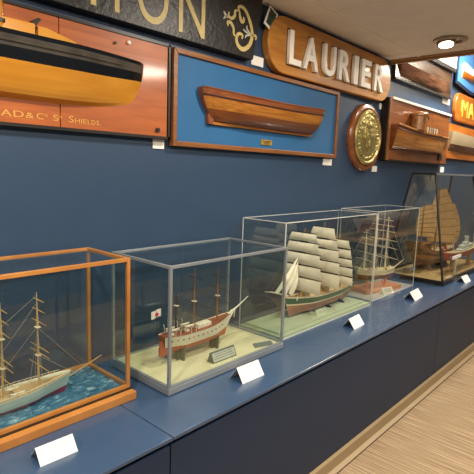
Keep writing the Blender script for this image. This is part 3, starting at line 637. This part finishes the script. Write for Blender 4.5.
specs = [(.18, .49, [(.455, .080), (.39, .10), (.325, .115), (.265, .125), (.20, .13)], .135, .49), (.39, .57, [(.555, .085), (.475, .105), (.41, .125), (.33, .14), (.25, .148)], .15, .56), (.62, .545, [(.535, .095), (.475, .115), (.405, .13), (.325, .142), (.245, .15)], .15, .545)]
for x, top, ys, zb, _ in specs:
    mo = mast(t, x, .09, top + .02, .005, 'pole', [(z, h) for z, h in ys], 'dspar', tops=(.33,))
    yw = ys + [(zb, ys[-1][1] * 1.02)]
    for (z1, h1), (z0, h0) in zip(yw, yw[1:]):
        f = lambda u, v, z0=z0, z1=z1, h0=h0, h1=h1, x=x: (x + .010 + .011 * math.sin(math.pi * min(1, max(0, v))) ** .8 * (1 - (2*u-1)**2 * .5),
             (2*u - 1) * ((h0 * .96) * (1 - v) + (h1 * .96) * v), z0 + .006 + .003 * (1 - (2*u-1)**2) * (1-v) + v * (z1 - z0 - .010))
        MB().grid(f, 10, 8, 'sail', .0015).build('square_sail', t, smooth=True)
for (a, b, c) in (((.655, .36), (.83, .18), (.795, .155)), ((.66, .385), (.90, .197), (.875, .175)), ((.655, .31), (.765, .165), (.72, .14))):
    f = lambda u, v, a=a, b=b, c=c: ((a[0]+.02) * (1-u) + (b[0] * (1-v) + c[0] * v) * u, .018 * math.sin(math.pi * u) * v, a[1] * (1-u) + (b[1] * (1-v) + c[1] * v) * u)
    MB().grid(f, 10, 6, 'sail', .0012).build('jib_sail', t, smooth=True)
MB().tube([(.18, 0, .16), (.02, 0, .17)], .003, 'pole').tube([(.18, 0, .27), (.06, 0, .33)], .0025, 'pole').build('spanker_boom', t)
MB().grid(lambda u, v: (.175 - u * (.13 * (1-v) + .1 * v), .012 * math.sin(u * 3) , .175 + v * (.09 + .055 * u)), 8, 6, 'sail', .0012).build('spanker_sail', t, smooth=True)
seg = []
for x, top, ys, zb, _ in specs: seg += shrouds(x, .13, .33, .055, (-.02, -.035, -.05, 0)) + [((x, 0, top), (x - .18, 0, .16))]
seg += [((.62, 0, .55), (1.0, 0, .215)), ((.62, 0, .42), (.95, 0, .205)), ((.39, 0, .57), (.62, 0, .36)), ((.18, 0, .49), (.39, 0, .32))]
lines(t, seg, .0006, 'rig')
for a, b, h in ((.1, .16, .018), (.25, .32, .024), (.47, .56, .026)): MB().box(a, b, -.022, .022, .105, .125 + h, 'lspar').box(a - .003, b + .003, -.025, .025, .125 + h, .128 + h, 'deck').build('deckhouse', t)
mb = MB()
for k in range(20): mb.lathe([(.004, .115), (.005, .135), (.001, .142)], ('dk', 'pole', 'rdeck', 'hcream')[k % 4], (.06 + .034 * k + random.uniform(-.008, .008), random.uniform(-.035, .035), 0), 8)
mb.build('deck_fittings', t)

# ship 4: small ivory model on an orange wood base
t = thing('ship_model', 'small ivory sailing ship model with bare masts on an orange wood base', 'ship model', (3.62, 1.70, CT + .005), math.radians(-27))
MB().box(-.22, .22, -.09, .09, 0, .034, 'obase').build('wooden_base', t, bevel=.004, rotz=math.radians(15))
MB().lathe([(.02, .03), (.012, .04), (.009, .06), (.014, .085), (.01, .105)], 'obase', (-.09, 0, 0), 14).lathe([(.02, .03), (.012, .04), (.009, .06), (.014, .085), (.01, .105)], 'obase', (.09, 0, 0), 14).build('pedestal', t, smooth=True)
mb = MB(); pt, dk, kl = hull(mb, -.21, .39, .10, .085, .168, [(.35, 'jhull'), (.5, 'lbrown'), (.95, 'ivory'), (1, 'lspar')], (.025, .015), (.02, .03), .34, .22, sternw=.6, flare=.28, low=.8)
mb.build('hull', t, smooth=True); deckplate(pt, .9, 'ivory', 'deck', t)
for x, top in ((-.13, .50), (-.035, .615), (.075, .60)):
    mast(t, x, .15, top, .0075, 'lspar', [(top - .03, .055), (top - .075, .075), (top - .12, .09), (top - .19, .11), (top - .25, .12), (top - .33, .13)], 'lspar', tops=(top - .14, top - .25))
MB().tube([(.165, 0, .175), (.26, 0, .24)], [.005, .002], 'lspar').build('bowsprit', t, smooth=True)
seg = []
for x, top in ((-.13, .50), (-.035, .615), (.075, .60)): seg += shrouds(x, .17, top - .25, .042, (-.02, 0, .02)) + shrouds(x, top - .25, top, .018, (0, .01)) + [((x, 0, top), (x - .12, 0, top - .2)), ((x, 0, top - .2), (x - .11, 0, .2))]
seg += [((.075, 0, .6), (.26, 0, .24)), ((.075, 0, .46), (.22, 0, .215))]
lines(t, seg, .0012, 'lspar')
mb = MB()
for k in range(26): mb.lathe([(.005, .15), (.008, .165), (.005, .18), (.001, .186)], ('ivory', 'hcream', 'ivory', 'cop')[k % 4], (-.19 + .0135 * k, random.uniform(-.028, .028), random.uniform(-.002, .008)), 8)
mb.build('deck_fittings', t)

# junk
t = thing('ship_model', 'brown junk model with tall tan battened sails', 'ship model', (4.84, 1.67, CT + .036), math.radians(-8))
mb = MB(); pt, dk, kl = hull(mb, -.44, .80, .2, .045, .19, [(.4, 'jhull'), (.6, 'tanh'), (.8, 'jhull'), (1, 'tanh')], (.10, .05), (.05, .12), .3, .2, sternw=.8, flare=.3, low=.6)
mb.build('hull', t, smooth=True); deckplate(pt, .8, 'deck', 'deck', t)
MB().prism([(-.07, 0), (.07, 0), (.05, .06), (-.05, .06)], 'x', -.21, -.19, 'jhull').prism([(-.07, 0), (.07, 0), (.05, .06), (-.05, .06)], 'x', .13, .15, 'jhull').build('stand', t)
MB().box(-.42, -.24, -.07, .07, .18, .27, 'jhull').box(-.43, -.22, -.08, .08, .27, .278, 'tanh').build('stern_castle', t, bevel=.003)
def junk_sail(x, z0, z1, w0, w1, lean, yaw):
    c, s = math.cos(yaw), math.sin(yaw)
    def f(u, v):
        w = (w0 * (1-v) + w1 * v) * (1 + .5 * math.sin(math.pi * min(1, v * 1.02)) ** .9) ; a = (u - .32) * w
        zz = z0 + (z1 - z0) * v + a * lean * (v - .1) * 1.0 + (.05 if 0 else 0)
        return (x + a * c, a * s + .012 * math.sin(math.pi * u), zz)
    o = MB().grid(f, 14, 21, 'junks', .002).build('junk_sail', t, smooth=True)
    for k in range(8):
        v = k / 7; p = [f(u / 6, v) for u in range(7)]
        MB().tube([(q[0], q[1] - .003, q[2]) for q in p], .0032, 'batten', 5).build('batten', o)
for x, z0, z1, w0, w1, top in ((-.30, .33, .62, .16, .10, .66), (-.03, .26, .77, .25, .10, .81), (.18, .24, .62, .17, .09, .64)):
    MB().tube([(x, 0, .15), (x, 0, top)], [.009, .004], 'batten', 8).build('mast', t, smooth=True)
    junk_sail(x, z0, z1, w0, w1, .35, math.radians(-38))
mb = MB()
for k in range(10): mb.lathe([(.009, .16), (.011, .19), (.006, .2), (.007, .21), (.001, .216)], ('redh', 'sgrey', 'dk')[k % 3], (-.15 + .05 * k, random.choice((-1, 1)) * random.uniform(.03, .07), 0), 8)
mb.build('crew_figures', t)

# pale grey and red steamer, in front of the junk
t = thing('ship_model', 'red hulled steamer model with pale grey upper works beside the junk', 'ship model', (4.55, 1.475, CT + .036))
mb = MB(); pt, dk, kl = hull(mb, 0, .98, .10, .118, .185, [(1, 'redh')], (.02, .03), (.02, .05), .3, .2, sternw=.6, flare=.25)
mb.build('hull', t, smooth=True); deckplate(pt, .96, 'deck', 'deck', t)
for x in (.2, .7): MB().box(x, x + .012, -.02, .02, 0, .125, 'tan').build('stand', t)
MB().box(.36, .60, -.03, .03, .165, .20, 'sgrey').box(.42, .74, -.025, .025, .165, .235, 'sgrey').box(.5, .62, -.02, .02, .235, .262, 'sgrey').build('superstructure', t, bevel=.003)
MB().lathe([(.022, .2), (.02, .30), (.023, .302), (.023, .315), (.01, .316)], 'sgrey', (.58, 0, 0), 16).build('funnel', t, smooth=True)
mast(t, .2, .17, .36, .004, 'lspar', [], 'lspar'); mast(t, .82, .17, .34, .004, 'lspar', [], 'lspar')
tag(MB().box(4.50, 4.74, 1.395, 1.40, CT + .192, CT + .222, 'card').prism([(1.39, CT + .036), (1.412, CT + .036), (1.402, CT + .20), (1.40, CT + .20)], 'x', 4.61, 4.625, 'sgrey').build('case_label'), 'white label plate on a post before the red steamer hull', 'label')

# across the aisle: an island with a long red steamer, seen only as reflections in the glass
t = thing('island_plinth', 'grey display island across the aisle, seen only reflected in glass', 'plinth', (8.0, -.6, 0))
MB().box(-1.35, 1.35, -.35, .35, 0, .05, 'gap').box(-1.37, 1.37, -.37, .37, .05, .58, 'cab').build('plinth_body', t); MB().box(-1.4, 1.4, -.4, .4, .58, .61, 'tan').build('plinth_top', t, bevel=.003)
t = thing('ship_model', 'long red hulled steamer across the aisle, seen only reflected in glass', 'ship model', (6.9, -.6, .61))
mb = MB(); pt, dk, kl = hull(mb, 0, 2.2, .32, .06, .26, [(.75, 'redh'), (1, 'sgrey')], (.03, .06), (.05, .1), .3, .2, sternw=.6, flare=.25)
mb.build('hull', t, smooth=True); deckplate(pt, .96, 'deck', 'deck', t)
for x in (.5, 1.6): MB().box(x, x + .04, -.08, .08, 0, .08, 'tan').build('stand', t)
MB().box(.5, 1.6, -.1, .1, .25, .33, 'hcream').box(1.2, 1.5, -.09, .09, .33, .42, 'hcream').build('superstructure', t, bevel=.005)
MB().lathe([(.06, .33), (.055, .56), (.06, .565), (.03, .57)], 'hcream', (1.05, 0, 0), 20).build('funnel', t, smooth=True)

# ------------------------------------------------------------------ cards and plaques
def tent_card(x, y, w, rot, lab, h=.07, back=.045, lines_=3):
    t = thing('tent_card', lab, 'card', (x, y, CT), rot, 'folded white caption cards on the counter')
    th = .0012
    a = Vector((0, -back, 0)); b = Vector((0, 0, h)); c = Vector((0, back, 0))
    mb = MB(); n1 = Vector((0, h, back)).normalized() * th
    for p, q, s in ((a, b, 1), (c, b, -1)):
        n = Vector((0, h * s, -back)).normalized() * th
        vs = [(sx * w / 2, v.y + d.y, max(0, v.z + d.z)) for sx in (-1, 1) for v in (p, q) for d in (Vector((0, 0, 0)), n)]
        mb.add(vs, [(0, 1, 3, 2), (4, 6, 7, 5), (0, 4, 5, 1), (2, 3, 7, 6), (0, 2, 6, 4), (1, 5, 7, 3)], 'card')
    mb.build('folded_card', t)
    mb = MB(); random.seed(int(x * 100))
    for k in range(lines_):
        v = .78 - .2 * k; xx = -w * .38; end = w * (.36 if k == 0 else .1 if k == 2 else .2)
        while xx < end:
            wl = random.uniform(.008, .02)
            P = [a.lerp(b, v), a.lerp(b, v + .05)]; o_ = Vector((0, -.0006, .0003))
            mb.add([(xx, P[0].y + o_.y, P[0].z), (xx + wl, P[0].y + o_.y, P[0].z), (xx + wl, P[1].y + o_.y, P[1].z), (xx, P[1].y + o_.y, P[1].z)] +
                   [(xx, P[0].y + .0002, P[0].z), (xx + wl, P[0].y + .0002, P[0].z), (xx + wl, P[1].y + .0002, P[1].z), (xx, P[1].y + .0002, P[1].z)],
                   [(0, 1, 2, 3), (7, 6, 5, 4), (0, 4, 5, 1), (1, 5, 6, 2), (2, 6, 7, 3), (3, 7, 4, 0)], 'ink'); xx += wl + .005
    mb.build('caption_text', t)
tent_card(.69, 1.395, .126, math.radians(-2), 'largest folded white caption card, below the wooden framed case', .046, .038)
tent_card(1.598, 1.345, .145, math.radians(-2), 'folded white caption card in front of the metal edged case', .062, .042)
tent_card(2.645, 1.372, .145, math.radians(3), 'folded white caption card in front of the clipper case', .058, .042)
tent_card(3.62, 1.385, .19, math.radians(4), 'folded white caption card before the clear case with the ivory ship', .06, .045)
tent_card(4.56, 1.30, .15, math.radians(-2), 'folded white caption card beside the black framed case, farthest right', .055, .04)

def plaque(name, x, y, z, w, h, rot, m, lab, fr=None, tilt=.5):
    t = thing(name, lab, 'plaque', (x, y, z), rot)
    d = h * tilt
    MB().prism([(-d, 0), (d * .9, 0), (.004, h), (-.002, h)], 'x', -w / 2, w / 2, fr or m).build('block', t, bevel=.001)
    def q(v, o): return (-d + (d - .002) * v - o * .9, h * v + o * .5)
    a, b = q(.12, .001), q(.88, .001); c, e = q(.88, .0), q(.12, .0)
    MB().prism([a, b, c, e], 'x', -w / 2 + .006, w / 2 - .006, m).build('face_plate', t)
    mb = MB()
    for k in range(3):
        v = .3 + .2 * k; a, b, c, e = q(v, .0016), q(v + .06, .0016), q(v + .06, .001), q(v, .001)
        mb.prism([a, b, c, e], 'x', -w / 2 + .014 + .003 * k, w / 2 - .014 - .004 * k, 'dcard')
    mb.build('caption_text', t)
plaque('caption_plaque', 1.605, 1.515, CT + .034, .16, .048, math.radians(-1), 'plq', 'small framed caption plaque standing before the brown and cream ship', 'stand')
tag(MB().prism([(1.825, 1.49), (1.935, 1.455), (1.968, 1.50), (1.86, 1.535)], 'z', CT + .034, CT + .037, 'dcard').build('flat_card'), 'flat grey card lying in the right corner of the cream floor', 'card')
plaque('caption_plaque', 2.62, 1.60, CT + .03, .12, .028, 0, 'creams', 'pale caption plaque at the foot of the clipper model', None, .7)
plaque('caption_plaque', 3.57, 1.587, CT + .0055, .12, .045, math.radians(-14), 'hcream', 'cream caption plaque leaning at the foot of the orange wood base', None, .7)
